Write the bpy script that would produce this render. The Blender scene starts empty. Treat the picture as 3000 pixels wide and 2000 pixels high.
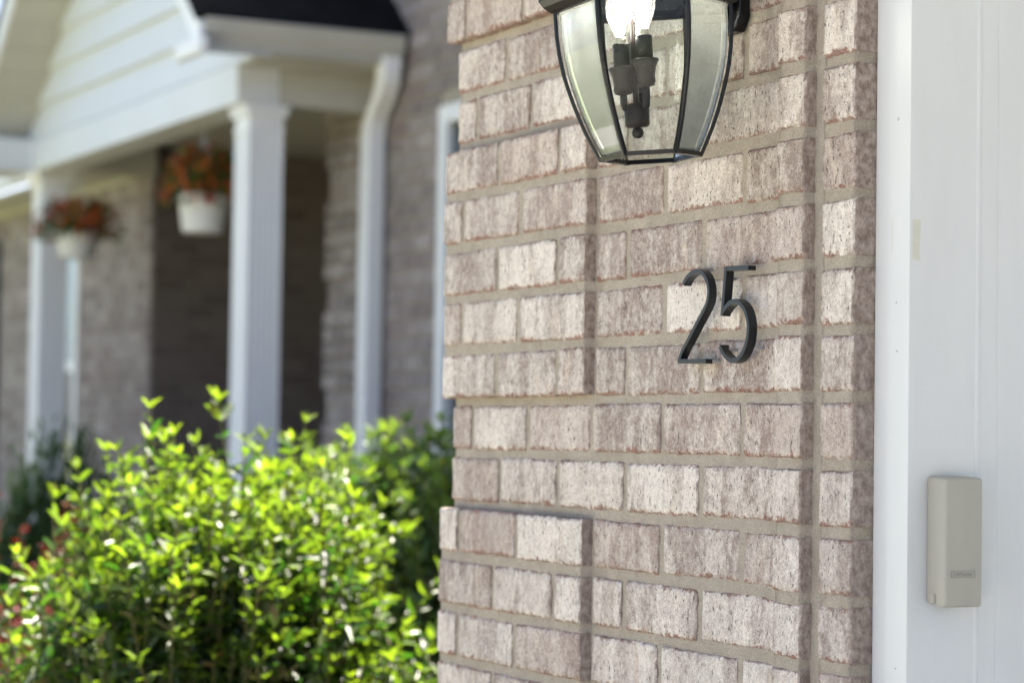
import bpy, bmesh, math, random
from mathutils import Vector, Matrix, Quaternion
from mathutils import noise as mnoise
random.seed(7)
SC = bpy.context.scene
COL = SC.collection
GROUND = -1.30            # heights below are relative to a brick course near eye level; lifted to ground = 0 at the end

# ------------------------------------------------------------------ camera
cam_d = bpy.data.cameras.new('camera')
cam = bpy.data.objects.new('camera', cam_d); COL.objects.link(cam)
CAM_POS = Vector((2.570714, -1.638988, 0.022399))
_r = Vector((0.44469033, 0.89556384, 0.014694)); _u = Vector((0.02817944, -0.03038589, 0.99914094)); _f = Vector((-0.89524099, 0.44389425, 0.0387488))
M = Matrix((( _r.x, _u.x, -_f.x, CAM_POS.x), (_r.y, _u.y, -_f.y, CAM_POS.y), (_r.z, _u.z, -_f.z, CAM_POS.z), (0, 0, 0, 1)))
cam.matrix_world = M
cam_d.sensor_width = 36.0; cam_d.lens = 85.0
cam_d.clip_start = 0.05; cam_d.clip_end = 2000
cam_d.dof.use_dof = True; cam_d.dof.focus_distance = 3.06; cam_d.dof.aperture_fstop = 4.3
cam_d.dof.aperture_blades = 9
SC.camera = cam

# ------------------------------------------------------------------ light
SUN_AZ = Vector((-0.45, 0.62)).normalized(); SUN_EL = math.radians(60)
world = bpy.data.worlds.new('World'); SC.world = world; world.use_nodes = True
wn = world.node_tree.nodes; wl = world.node_tree.links
sky = wn.new('ShaderNodeTexSky'); sky.sky_type = 'NISHITA'; sky.sun_disc = False
sky.sun_elevation = SUN_EL; sky.sun_rotation = math.atan2(SUN_AZ.x, SUN_AZ.y)
sky.air_density = 0.55; sky.dust_density = 3.0; sky.ozone_density = 1.0
wl.new(sky.outputs[0], wn['Background'].inputs[0]); wn['Background'].inputs[1].default_value = 0.105
sun_d = bpy.data.lights.new('sun', 'SUN'); sun_d.energy = 5.0; sun_d.angle = math.radians(0.53); sun_d.color = (1.0, 0.92, 0.80)
sun = bpy.data.objects.new('sun', sun_d); COL.objects.link(sun)
sdir = Vector((SUN_AZ.x * math.cos(SUN_EL), SUN_AZ.y * math.cos(SUN_EL), math.sin(SUN_EL)))
sun.rotation_mode = 'QUATERNION'; sun.rotation_quaternion = sdir.to_track_quat('Z', 'Y'); sun.location = (-10, 14, 20)
vs = SC.view_settings; vs.view_transform = 'Standard'; vs.look = 'None'; vs.gamma = 1.0; vs.use_curve_mapping = False
vs.exposure = 2.3
SC.render.engine = 'CYCLES'
cy = SC.cycles; cy.use_denoising = True; cy.max_bounces = 8; cy.transparent_max_bounces = 16; cy.sample_clamp_indirect = 8.0
cy.caustics_reflective = False; cy.caustics_refractive = False

# ------------------------------------------------------------------ material helpers
class NT:
    def __init__(s, name):
        s.m = bpy.data.materials.new(name); s.m.use_nodes = True
        s.t = s.m.node_tree; s.n = s.t.nodes; s.l = s.t.links
        s.b = s.n['Principled BSDF']; s.out = s.n['Material Output']
    def _in(s, sock, v):
        if v is None: return
        if isinstance(v, bpy.types.NodeSocket): s.l.new(v, sock)
        else:
            if isinstance(v, tuple) and len(v) == 3 and sock.type == 'RGBA': v = v + (1,)
            sock.default_value = v
    def math(s, op, a, b=None, c=None, clamp=False):
        n = s.n.new('ShaderNodeMath'); n.operation = op; n.use_clamp = clamp
        s._in(n.inputs[0], a); s._in(n.inputs[1], b); s._in(n.inputs[2], c); return n.outputs[0]
    def vm(s, op, a, b=None):
        n = s.n.new('ShaderNodeVectorMath'); n.operation = op
        s._in(n.inputs[0], a); s._in(n.inputs[1], b); return n.outputs[0]
    def noise(s, vec, scale, detail=3, rough=.55, dist=0.):
        n = s.n.new('ShaderNodeTexNoise'); s._in(n.inputs['Vector'], vec)
        n.inputs['Scale'].default_value = scale; n.inputs['Detail'].default_value = detail
        n.inputs['Roughness'].default_value = rough; n.inputs['Distortion'].default_value = dist
        return n.outputs['Fac']
    def voro(s, vec, scale):
        n = s.n.new('ShaderNodeTexVoronoi'); s._in(n.inputs['Vector'], vec); n.inputs['Scale'].default_value = scale
        return n.outputs['Distance']
    def mr(s, v, a, b, c=0., d=1., smooth=False):
        n = s.n.new('ShaderNodeMapRange'); n.clamp = True
        if smooth: n.interpolation_type = 'SMOOTHSTEP'
        for i, x in enumerate((v, a, b, c, d)): s._in(n.inputs[i], x)
        return n.outputs[0]
    def mix(s, f, a, b):
        n = s.n.new('ShaderNodeMix'); n.data_type = 'RGBA'
        s._in(n.inputs[0], f); s._in(n.inputs[6], a); s._in(n.inputs[7], b); return n.outputs[2]
    def sep(s, v):
        n = s.n.new('ShaderNodeSeparateXYZ'); s._in(n.inputs[0], v); return n.outputs
    def comb(s, x, y, z):
        n = s.n.new('ShaderNodeCombineXYZ'); s._in(n.inputs[0], x); s._in(n.inputs[1], y); s._in(n.inputs[2], z); return n.outputs[0]
    def attr(s, name):
        n = s.n.new('ShaderNodeAttribute'); n.attribute_name = name; return n.outputs
    def obj(s): return s.n.new('ShaderNodeTexCoord').outputs['Object']
    def orand(s): return s.n.new('ShaderNodeObjectInfo').outputs['Random']
    def irand(s): return s.n.new('ShaderNodeNewGeometry').outputs['Random Per Island']
    def geo(s): return s.n.new('ShaderNodeNewGeometry').outputs
    def bump(s, h, strength, dist, normal=None):
        n = s.n.new('ShaderNodeBump'); n.inputs['Strength'].default_value = strength; n.inputs['Distance'].default_value = dist
        s._in(n.inputs['Height'], h); s._in(n.inputs['Normal'], normal); return n.outputs[0]
    def set(s, **k):
        for a, v in k.items(): s._in(s.b.inputs[a.replace('_', ' ')], v)
        return s

def mat_plain(name, col, rough=.5, spec=.4, var=.06, vscale=3., bump=0., bscale=200., metal=0.):
    t = NT(name); o = t.obj()
    n1 = t.noise(o, vscale, 4, .6)
    c = t.mix(t.mr(n1, .3, .7), tuple(x * (1 - var) for x in col), tuple(min(1, x * (1 + var)) for x in col))
    t.set(Base_Color=c, Roughness=t.mr(t.noise(o, vscale * 6, 3), .3, .7, max(0, rough - .06), rough + .06), Metallic=metal)
    t.b.inputs['Specular IOR Level'].default_value = spec
    if bump: t.set(Normal=t.bump(t.noise(o, bscale, 3), .5, bump))
    return t.m

def make_brick_mat():
    t = NT('tumbled_brick')
    loc = t.attr('brick_pos')[1]
    ed = t.sep(t.attr('brick_edge')[1])          # distance to top, bottom, side edges (metres)
    rnd = t.math('FRACT', t.math('ADD', t.orand(), t.irand()))
    off = t.vm('MULTIPLY', t.comb(rnd, rnd, rnd), (37.3, 11.1, 23.7))
    v = t.vm('ADD', loc, off)
    st = t.vm('MULTIPLY', v, (1., 1., .24))
    streak = t.noise(st, 95, 5, .7, .2)
    zone = t.noise(t.vm('MULTIPLY', v, (1., 1., .30)), 17, 4, .62, .15)
    fine = t.noise(v, 470, 4, .75)
    mid = t.noise(t.vm('MULTIPLY', v, (1., 1., .8)), 105, 5, .72)
    tone = t.math('FRACT', t.math('MULTIPLY', rnd, 7.31))
    f = t.math('ADD', t.math('MULTIPLY', t.mr(zone, .45, .55), .42), t.math('MULTIPLY', t.mr(streak, .38, .62), .15))
    f = t.math('ADD', f, t.math('MULTIPLY', t.mr(mid, .38, .62), .52))
    f = t.math('ADD', f, t.mr(tone, 0, 1, -.30, .25), clamp=True)
    c = t.mix(f, (.285, .222, .188), (.78, .71, .628))
    tone2 = t.math('FRACT', t.math('MULTIPLY', rnd, 17.9))
    c = t.mix(t.mr(tone2, .6, 1., 0., .30), c, (.44, .32, .265))     # some bricks pinker
    cream = t.mr(t.noise(t.vm('MULTIPLY', v, (1., 1., .3)), 42, 4, .6, .8), .60, .68)
    c = t.mix(t.math('MULTIPLY', cream, .55), c, (.70, .58, .46))
    c = t.mix(t.mr(fine, .34, .56, .55, 0.), c, (.20, .152, .135))
    c = t.mix(t.mr(fine, .54, .68, 0., .60), c, (.84, .785, .72))
    # clay showing along the arrises and in chips
    chip = t.math('ADD', t.math('MULTIPLY', t.noise(v, 120, 4, .8), .6), t.math('MULTIPLY', t.noise(v, 22, 3, .6), .4))
    wob = t.mr(chip, .40, .60, -.0030, .0095)
    redb = t.mr(t.math('SUBTRACT', wob, ed[1]), -.0008, .0016)
    redt = t.mr(t.math('SUBTRACT', t.math('SUBTRACT', wob, .0022), ed[0]), -.0008, .0016)
    reds = t.mr(t.math('SUBTRACT', t.math('SUBTRACT', wob, .0035), ed[2]), -.0008, .0016)
    red = t.math('MAXIMUM', redb, t.math('MAXIMUM', redt, t.math('MULTIPLY', reds, .25)))
    spots = t.mr(t.noise(v, 190, 3, .6), .66, .71)
    red = t.math('MAXIMUM', red, t.math('MULTIPLY', spots, .75))
    redc = t.mix(t.mr(t.noise(v, 300, 3), .35, .65), (.125, .055, .042), (.30, .145, .105))
    c = t.mix(t.math('MULTIPLY', red, .85), c, redc)
    near = t.math('MINIMUM', ed[0], t.math('MINIMUM', ed[1], ed[2]))
    smear = t.mr(t.math('SUBTRACT', t.mr(t.noise(v, 38, 5, .7), .52, .72, -.003, .013), near), 0., .003)
    c = t.mix(t.math('MULTIPLY', smear, .7), c, t.mix(t.mr(fine, .35, .65), (.36, .31, .245), (.52, .465, .38)))
    pits = t.mr(t.noise(t.vm('MULTIPLY', v, (1., 1., .45)), 300, 2, .5), .64, .70)
    c = t.mix(t.math('MULTIPLY', pits, .85), c, (.085, .07, .065))
    # end faces take a darker brown tone than the fronts
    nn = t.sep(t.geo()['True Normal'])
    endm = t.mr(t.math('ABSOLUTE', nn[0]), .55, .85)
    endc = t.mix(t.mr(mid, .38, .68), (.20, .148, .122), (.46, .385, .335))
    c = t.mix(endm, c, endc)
    tb = t.mr(t.math('ABSOLUTE', nn[2]), .55, .85)
    c = t.mix(t.math('MULTIPLY', tb, .8), c, t.mix(t.mr(mid, .4, .6), (.19, .105, .08), (.36, .30, .265)))
    dirt = t.noise(t.vm('MULTIPLY', t.geo()['Position'], (1., 1., .45)), 4.5, 5, .65)
    c = t.mix(t.mr(dirt, .48, .70, 0., .30), c, (.26, .215, .185))
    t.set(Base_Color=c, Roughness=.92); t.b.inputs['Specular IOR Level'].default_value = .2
    h = t.math('ADD', t.math('MULTIPLY', streak, 1.0), t.math('ADD', t.math('MULTIPLY', fine, .42), t.math('MULTIPLY', pits, -.55)))
    h = t.math('ADD', h, t.math('MULTIPLY', chip, .35))
    t.set(Normal=t.bump(h, .75, .0026))
    return t.m

def make_mortar_mat():
    t = NT('sandy_mortar'); o = t.obj()
    a = t.noise(o, 26, 4, .6); g = t.noise(o, 400, 4, .8); m = t.noise(o, 120, 4, .6)
    c = t.mix(t.mr(a, .3, .7), (.43, .365, .29), (.54, .475, .385))
    c = t.mix(t.mr(g, .36, .56, .50, 0.), c, (.26, .215, .16))
    c = t.mix(t.mr(g, .54, .68, 0., .55), c, (.64, .59, .50))
    c = t.mix(t.mr(m, .56, .70, 0., .4), c, (.34, .295, .235)); c = t.mix(t.mr(t.noise(o, 5, 4, .65), .42, .66, 0., .28), c, (.30, .265, .22))
    t.set(Base_Color=c, Roughness=.95, Normal=t.bump(t.math('ADD', t.math('MULTIPLY', m, 1.), t.math('MULTIPLY', g, .6)), 1., .0045))
    t.b.inputs['Specular IOR Level'].default_value = .15
    return t.m

def make_far_brick_mat():
    t = NT('far_brick'); rnd = t.math('FRACT', t.math('ADD', t.orand(), t.irand()))
    o = t.obj(); n = t.noise(t.vm('MULTIPLY', o, (1., 1., .3)), 22, 4, .6)
    r2 = t.math('FRACT', t.math('MULTIPLY', rnd, 9.7))
    f = t.math('ADD', t.math('MULTIPLY', t.mr(n, .3, .7), .5), t.math('MULTIPLY', rnd, .6), clamp=True)
    c = t.mix(f, (.16, .128, .118), (.43, .375, .345)); c = t.mix(t.mr(r2, .75, 1., 0., .5), c, (.22, .15, .13))
    t.set(Base_Color=c, Roughness=.9, Normal=t.bump(t.noise(o, 150, 3), .6, .003)); return t.m

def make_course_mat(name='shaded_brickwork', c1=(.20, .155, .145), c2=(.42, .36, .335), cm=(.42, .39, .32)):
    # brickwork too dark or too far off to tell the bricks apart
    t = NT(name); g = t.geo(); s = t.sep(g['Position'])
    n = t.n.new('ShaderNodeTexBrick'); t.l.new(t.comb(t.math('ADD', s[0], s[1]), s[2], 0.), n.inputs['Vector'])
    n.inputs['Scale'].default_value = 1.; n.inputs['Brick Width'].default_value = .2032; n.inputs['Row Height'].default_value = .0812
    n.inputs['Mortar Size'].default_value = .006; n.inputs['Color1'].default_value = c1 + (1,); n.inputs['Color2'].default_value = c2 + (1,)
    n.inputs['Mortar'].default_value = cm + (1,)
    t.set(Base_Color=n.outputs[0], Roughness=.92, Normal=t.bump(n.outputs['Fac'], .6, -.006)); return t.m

def make_leaf_mat(name, old, young, trans_old, trans_young, rough=.30, tmix=.45, spec=.5):
    t = NT(name); y = t.attr('young')[2]
    rnd = t.math('FRACT', t.math('ADD', t.orand(), t.irand()))
    c = t.mix(y, old, young); tc = t.mix(y, trans_old, trans_young)
    c = t.mix(t.mr(rnd, 0, 1, 0., .35), c, tuple(x * .55 for x in old))
    c = t.mix(t.mr(rnd, .972, .978), c, (.22, .13, .04))
    pos = t.geo()['Position']
    t.set(Base_Color=c, Roughness=t.mr(rnd, 0, 1, rough - .06, rough + .1), Normal=t.bump(t.noise(pos, 160, 3), .35, .0015))
    t.b.inputs['Specular IOR Level'].default_value = spec
    tr = t.n.new('ShaderNodeBsdfTranslucent'); t.l.new(tc, tr.inputs[0])
    mx = t.n.new('ShaderNodeMixShader'); mx.inputs[0].default_value = tmix
    t.l.new(t.b.outputs[0], mx.inputs[1]); t.l.new(tr.outputs[0], mx.inputs[2]); t.l.new(mx.outputs[0], t.out.inputs[0])
    return t.m

def make_lamp_glass(f0, f1, kg=1.1):
    t = NT('dusty_lantern_glass'); o = t.obj()
    tr = t.n.new('ShaderNodeBsdfTransparent'); tr.inputs[0].default_value = (.955, .975, .965, 1)
    gl = t.n.new('ShaderNodeBsdfGlossy'); gl.inputs['Roughness'].default_value = .03; gl.inputs[0].default_value = (.97, 1, .99, 1)
    fr = t.n.new('ShaderNodeFresnel'); fr.inputs[0].default_value = 1.5
    mx = t.n.new('ShaderNodeMixShader'); t.l.new(t.math('MULTIPLY', fr.outputs[0], kg, clamp=True), mx.inputs[0]); t.l.new(tr.outputs[0], mx.inputs[1]); t.l.new(gl.outputs[0], mx.inputs[2])
    df = t.n.new('ShaderNodeBsdfDiffuse'); df.inputs[0].default_value = (.75, .76, .72, 1)
    tl = t.n.new('ShaderNodeBsdfTranslucent'); tl.inputs[0].default_value = (.8, .8, .75, 1)
    ds = t.n.new('ShaderNodeMixShader'); ds.inputs[0].default_value = .5; t.l.new(df.outputs[0], ds.inputs[1]); t.l.new(tl.outputs[0], ds.inputs[2])
    spk = t.mr(t.noise(o, 700, 2, .5), .70, .76, 0., .42)
    film = t.mr(t.noise(t.vm('MULTIPLY', o, (1., 1., .5)), 30, 4, .6), .3, .75, f0, f1)
    m2 = t.n.new('ShaderNodeMixShader'); t.l.new(t.math('MAXIMUM', spk, film), m2.inputs[0])
    t.l.new(mx.outputs[0], m2.inputs[1]); t.l.new(ds.outputs[0], m2.inputs[2]); t.l.new(m2.outputs[0], t.out.inputs[0])
    return t.m

def make_clear_glass(name, tint, ior=1.5, k=1.0):
    t = NT(name)
    tr = t.n.new('ShaderNodeBsdfTransparent'); tr.inputs[0].default_value = tint + (1,)
    gl = t.n.new('ShaderNodeBsdfGlossy'); gl.inputs['Roughness'].default_value = .02
    fr = t.n.new('ShaderNodeFresnel'); fr.inputs[0].default_value = ior
    mx = t.n.new('ShaderNodeMixShader'); t.l.new(t.math('MULTIPLY', fr.outputs[0], k, clamp=True), mx.inputs[0]); t.l.new(tr.outputs[0], mx.inputs[1]); t.l.new(gl.outputs[0], mx.inputs[2])
    t.l.new(mx.outputs[0], t.out.inputs[0]); return t.m

def make_bloom_glass(name, k):  # clear bulb glass; milky share k imitates lens bloom around the filaments
    t = NT(name)
    tr = t.n.new('ShaderNodeBsdfTransparent'); tl = t.n.new('ShaderNodeBsdfTranslucent'); tl.inputs[0].default_value = (.95, .93, .88, 1)
    mx = t.n.new('ShaderNodeMixShader'); mx.inputs[0].default_value = k; t.l.new(tr.outputs[0], mx.inputs[1]); t.l.new(tl.outputs[0], mx.inputs[2])
    gl = t.n.new('ShaderNodeBsdfGlossy'); gl.inputs['Roughness'].default_value = .03; fr = t.n.new('ShaderNodeFresnel'); fr.inputs[0].default_value = 1.5
    m2 = t.n.new('ShaderNodeMixShader'); t.l.new(fr.outputs[0], m2.inputs[0]); t.l.new(mx.outputs[0], m2.inputs[1]); t.l.new(gl.outputs[0], m2.inputs[2])
    t.l.new(m2.outputs[0], t.out.inputs[0]); return t.m
def make_emit(name, col, st):
    t = NT(name); t.set(Base_Color=(.9, .9, .9), Emission_Color=col, Emission_Strength=st); return t.m

def make_ground(name, c1, c2, scale, bump):
    t = NT(name); p = t.geo()['Position']
    a = t.noise(p, scale, 5, .65); b = t.noise(p, scale * .06, 3)
    c = t.mix(t.mr(a, .3, .7), c1, c2); c = t.mix(t.mr(b, .35, .65, 0., .3), c, tuple(x * .7 for x in c1))
    t.set(Base_Color=c, Roughness=.95, Normal=t.bump(a, .6, bump)); return t.m

def make_casing_mat():
    # white vinyl cladding with faint dirt
    t = NT('white_vinyl_cladding'); p = t.obj()
    a = t.noise(t.vm('MULTIPLY', p, (1., 1., .15)), 14, 4, .6); d = t.noise(p, 90, 4, .7)
    c = t.mix(t.mr(a, .35, .7), (.63, .64, .63), (.60, .606, .594)); c = t.mix(t.mr(d, .62, .80, 0., .22), c, (.50, .47, .41)); c = t.mix(t.mr(t.noise(p, 420, 2), .76, .80, 0., .5), c, (.3, .28, .25))
    t.set(Base_Color=c, Roughness=t.mr(d, .3, .7, .32, .42), Normal=t.bump(t.noise(p, 9, 2), .25, .002))
    t.b.inputs['Specular IOR Level'].default_value = .4; return t.m

MB_ = make_brick_mat(); MM = make_mortar_mat(); MFB = make_far_brick_mat(); MCB = make_course_mat()
M_CAS = make_casing_mat()
M_WHITE = mat_plain('white_house_trim', (.86, .86, .84), .45, .4, .03)
M_SIDE = mat_plain('white_vinyl_siding', (.74, .755, .76), .5, .35, .04, 1.2)
M_CREAM = mat_plain('cream_soffit', (.52, .50, .43), .6, .3, .05)
M_ROOF = mat_plain('dark_shingle', (.014, .0145, .015), 1., .03, .25, 6., .004, 120.)
M_ROOF2 = mat_plain('brown_shingle', (.10, .085, .08), .9, .2, .25, 6., .004, 120.)
M_BLACK = mat_plain('satin_black_metal', (.008, .0085, .0095), .30, .28, .05, 3.)
M_NUM = mat_plain('black_digit_finish', (.009, .0108, .013), .34, .42, .05, 3.)
M_PEG = mat_plain('grey_steel_peg', (.30, .29, .28), .45, .5, .1, 80.)
M_BRONZE = mat_plain('dark_bronze', (.022, .015, .013), .35, .25, .3, 60., .0003, 700.)
M_LGLASS = make_lamp_glass(.0, .012, .15); M_LGLASSD = make_lamp_glass(.08, .22); M_BULB = make_bloom_glass('bloom_veiled_bulb_glass', .05); M_FIL = make_emit('bulb_filament', (1., .94, .82), 10.)
M_SCREW = mat_plain('brass_screw_base', (.5, .45, .38), .35, .5, .1, 100., 0, 1, .8)
M_KEY = mat_plain('beige_plastic', (.37, .35, .295), .5, .35, .03, 30., .0002, 1500.)
M_KEYL = mat_plain('grey_beige_print', (.20, .195, .17), .6, .3, .03)
M_PANE = NT('window_pane'); M_PANE.set(Base_Color=(.025, .04, .042), Roughness=.06); M_PANE.b.inputs['Specular IOR Level'].default_value = .8; M_PANE = M_PANE.m
M_BLIND = mat_plain('pale_blind', (.72, .75, .74), .6, .3, .04)
M_SHUT = mat_plain('slate_shutter', (.07, .08, .09), .6, .3, .1)
M_POT = mat_plain('white_plastic_pot', (.72, .70, .64), .5, .35, .04, 8.)
M_WIRE = mat_plain('hanger_wire', (.45, .45, .43), .4, .5, .1)
M_STEM = mat_plain('green_brown_stem', (.14, .13, .05), .7, .3, .2, 30.)
M_SOIL = mat_plain('potting_soil', (.04, .03, .022), .95, .1, .3, 40.)
M_LEAF1 = make_leaf_mat('sunny_shrub_leaf', (.022, .056, .011), (.13, .20, .018), (.05, .155, .010), (.37, .54, .02), .42, .42, .9)
M_LEAF2 = make_leaf_mat('dark_shrub_leaf', (.065, .15, .042), (.15, .27, .05), (.1, .24, .03), (.3, .43, .03), .36, .30, .8)
M_CONI = make_leaf_mat('conifer_needle', (.028, .065, .022), (.055, .11, .028), (.012, .035, .006), (.03, .07, .01), .6, .2, .2)
M_BARB = make_leaf_mat('red_barberry_leaf', (.11, .012, .015), (.24, .02, .02), (.10, .008, .008), (.2, .018, .010), .5, .3, .3)
M_BLEAF = make_leaf_mat('basket_leaf', (.05, .10, .02), (.10, .16, .03), (.08, .18, .02), (.2, .3, .03), .45, .3, .4)
M_FLO = make_leaf_mat('orange_petal', (.46, .10, .02), (.52, .16, .02), (.42, .10, .012), (.5, .16, .015), .6, .35, .2)
M_FLR = make_leaf_mat('coral_petal', (.30, .052, .022), (.38, .075, .03), (.30, .045, .014), (.35, .07, .018), .6, .35, .2)
M_LAWN = make_ground('lawn_grass', (.12, .14, .065), (.18, .20, .11), 14., .03)
M_CONC = make_ground('driveway_concrete', (.42, .41, .38), (.52, .50, .46), 9., .003)
M_MULCH = make_ground('bark_mulch', (.05, .032, .022), (.11, .07, .05), 40., .03)
M_ALC = make_course_mat('alcove_shade_brickwork', (.135, .105, .088), (.19, .155, .132), (.18, .155, .132))  # the alcove's deep shade is put into this darkened brick colour
M_DKFLOOR = mat_plain('dark_porch_floor', (.12, .12, .12), .7, .3, .2, 5.)  # unseen floor; dark tone chosen to cut bounce light into the alcove
M_BAY = mat_plain('dull_grey_bay', (.45, .44, .42), .9, .2, .1)
M_TAPE = mat_plain('tape_residue', (.57, .565, .465), .6, .3, .06, 40.)

# ------------------------------------------------------------------ object helpers
WORLD = {}      # world matrix of everything built so far
def wmat(o): return WORLD.get(o, Matrix.Identity(4))
def empty(name, loc, rot=None):
    o = bpy.data.objects.new(name, None); COL.objects.link(o); o.empty_display_size = .1
    m = Matrix.Translation(Vector(loc))
    if rot is not None: m = m @ rot.to_matrix().to_4x4(); o.rotation_mode = 'QUATERNION'; o.rotation_quaternion = rot
    o.location = loc; WORLD[o] = m; return o
def tag(o, label=None, cat=None, group=None, kind=None):
    if label: o['label'] = label
    if cat: o['category'] = cat
    if group: o['group'] = group
    if kind: o['kind'] = kind
    return o
def link(o, parent, world_m):
    COL.objects.link(o)
    if parent is not None:
        o.parent = parent; lm = wmat(parent).inverted() @ world_m
    else: lm = world_m
    o.matrix_basis = lm; WORLD[o] = world_m; return o
class MB:
    """collects verts and faces (world coordinates) and links them as one mesh object"""
    def __init__(s): s.v = []; s.f = []; s.a = []
    def box(s, x0, x1, y0, y1, z0, z1):
        b = len(s.v)
        s.v += [(x0,y0,z0),(x1,y0,z0),(x1,y1,z0),(x0,y1,z0),(x0,y0,z1),(x1,y0,z1),(x1,y1,z1),(x0,y1,z1)]
        s.f += [tuple(b+i for i in q) for q in ((0,3,2,1),(4,5,6,7),(0,1,5,4),(1,2,6,5),(2,3,7,6),(3,0,4,7))]; return s
    def poly(s, pts):
        b = len(s.v); s.v += [tuple(p) for p in pts]; s.f.append(tuple(range(b, b+len(pts)))); return s
    def prism(s, pts, d):
        """polygon extruded along vector d"""
        b = len(s.v); n = len(pts); d = Vector(d)
        s.v += [tuple(p) for p in pts] + [tuple(Vector(p)+d) for p in pts]
        s.f.append(tuple(range(b, b+n))[::-1]); s.f.append(tuple(range(b+n, b+2*n)))
        for i in range(n): j = (i+1) % n; s.f.append((b+i, b+j, b+n+j, b+n+i))
        return s
    def tube(s, pts, r, seg=8, caps=True):
        pts = [Vector(p) for p in pts]; rs = r if isinstance(r, (list, tuple)) else [r]*len(pts)
        b = len(s.v); up = Vector((0, 0, 1)); prev = None
        for i, p in enumerate(pts):
            t = (pts[min(i+1, len(pts)-1)] - pts[max(i-1, 0)]).normalized()
            if prev is None:
                x = t.cross(up if abs(t.z) < .95 else Vector((1, 0, 0))).normalized()
            else: x = (prev - t*prev.dot(t)).normalized()
            prev = x; y = t.cross(x)
            for k in range(seg):
                a = 2*math.pi*k/seg; s.v.append(tuple(p + (x*math.cos(a) + y*math.sin(a))*rs[i]))
        for i in range(len(pts)-1):
            for k in range(seg):
                k2 = (k+1) % seg; s.f.append((b+i*seg+k, b+i*seg+k2, b+(i+1)*seg+k2, b+(i+1)*seg+k))
        if caps:
            s.f.append(tuple(b+k for k in range(seg))[::-1]); s.f.append(tuple(b+(len(pts)-1)*seg+k for k in range(seg)))
        return s
    def lathe(s, c, prof, seg=24, rot0=0., cap=True):
        b = len(s.v); c = Vector(c)
        for (r, z) in prof:
            for k in range(seg):
                a = rot0 + 2*math.pi*k/seg; s.v.append((c.x+r*math.cos(a), c.y+r*math.sin(a), c.z+z))
        for i in range(len(prof)-1):
            for k in range(seg):
                k2 = (k+1) % seg; s.f.append((b+i*seg+k, b+i*seg+k2, b+(i+1)*seg+k2, b+(i+1)*seg+k))
        if cap:
            s.f.append(tuple(b+k for k in range(seg))[::-1]); s.f.append(tuple(b+(len(prof)-1)*seg+k for k in range(seg)))
        return s
    def build(s, name, mat, parent=None, smooth=False, bevel=0., kind=None, local=False, segs=2):
        """local=True: verts already in the parent's own coordinates"""
        me = bpy.data.meshes.new(name)
        if local: o0 = Vector((0, 0, 0)); wm = wmat(parent)
        else:
            xs = [v[0] for v in s.v]; ys = [v[1] for v in s.v]; zs = [v[2] for v in s.v]
            o0 = Vector(((min(xs)+max(xs))/2, (min(ys)+max(ys))/2, min(zs))); wm = Matrix.Translation(o0)
        me.from_pydata([(v[0]-o0.x, v[1]-o0.y, v[2]-o0.z) for v in s.v], [], s.f)
        if smooth: me.polygons.foreach_set('use_smooth', [True]*len(me.polygons))
        me.materials.append(mat); me.update()
        o = bpy.data.objects.new(name, me); link(o, parent, wm)
        if bevel:
            md = o.modifiers.new('bevel', 'BEVEL'); md.width = bevel; md.segments = segs; md.limit_method = 'ANGLE'; md.angle_limit = math.radians(40)
        if kind: o['kind'] = kind
        return o
def fbox(name, mat, parent, x0, x1, y0, y1, z0, z1, bevel=0., **k): return MB().box(x0, x1, y0, y1, z0, z1).build(name, mat, parent, bevel=bevel, **k)

# ------------------------------------------------------------------ ground
def sheet(name, x0, x1, y0, y1, z, mat, n=1):
    o = MB().poly([(x0, y0, z), (x1, y0, z), (x1, y1, z), (x0, y1, z)]).build(name, mat); o['kind'] = 'structure'; return o
sheet('lawn', -300, 300, -300, 300, GROUND - .008, M_LAWN)
sheet('driveway', -.55, 9.5, -40, .2, GROUND, M_CONC)
sheet('planting_bed', -16, -1.0, -1.2, 3.05, GROUND - .004, M_MULCH)
sheet('added_walkway', -9, -.55, -3.4, -1.9, GROUND - .002, M_CONC)  # unseen strip, added so the lantern's left pane reflects pale ground

# ------------------------------------------------------------------ garage wing
H = 0.08116; BH = 0.0674; X0 = -0.0707; L = 0.2032
garage = empty('brick_garage', (-0.95, 0, GROUND))
tag(garage, 'weathered whitewashed brick garage wall with projecting corner bands and white door casing', 'garage')

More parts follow.
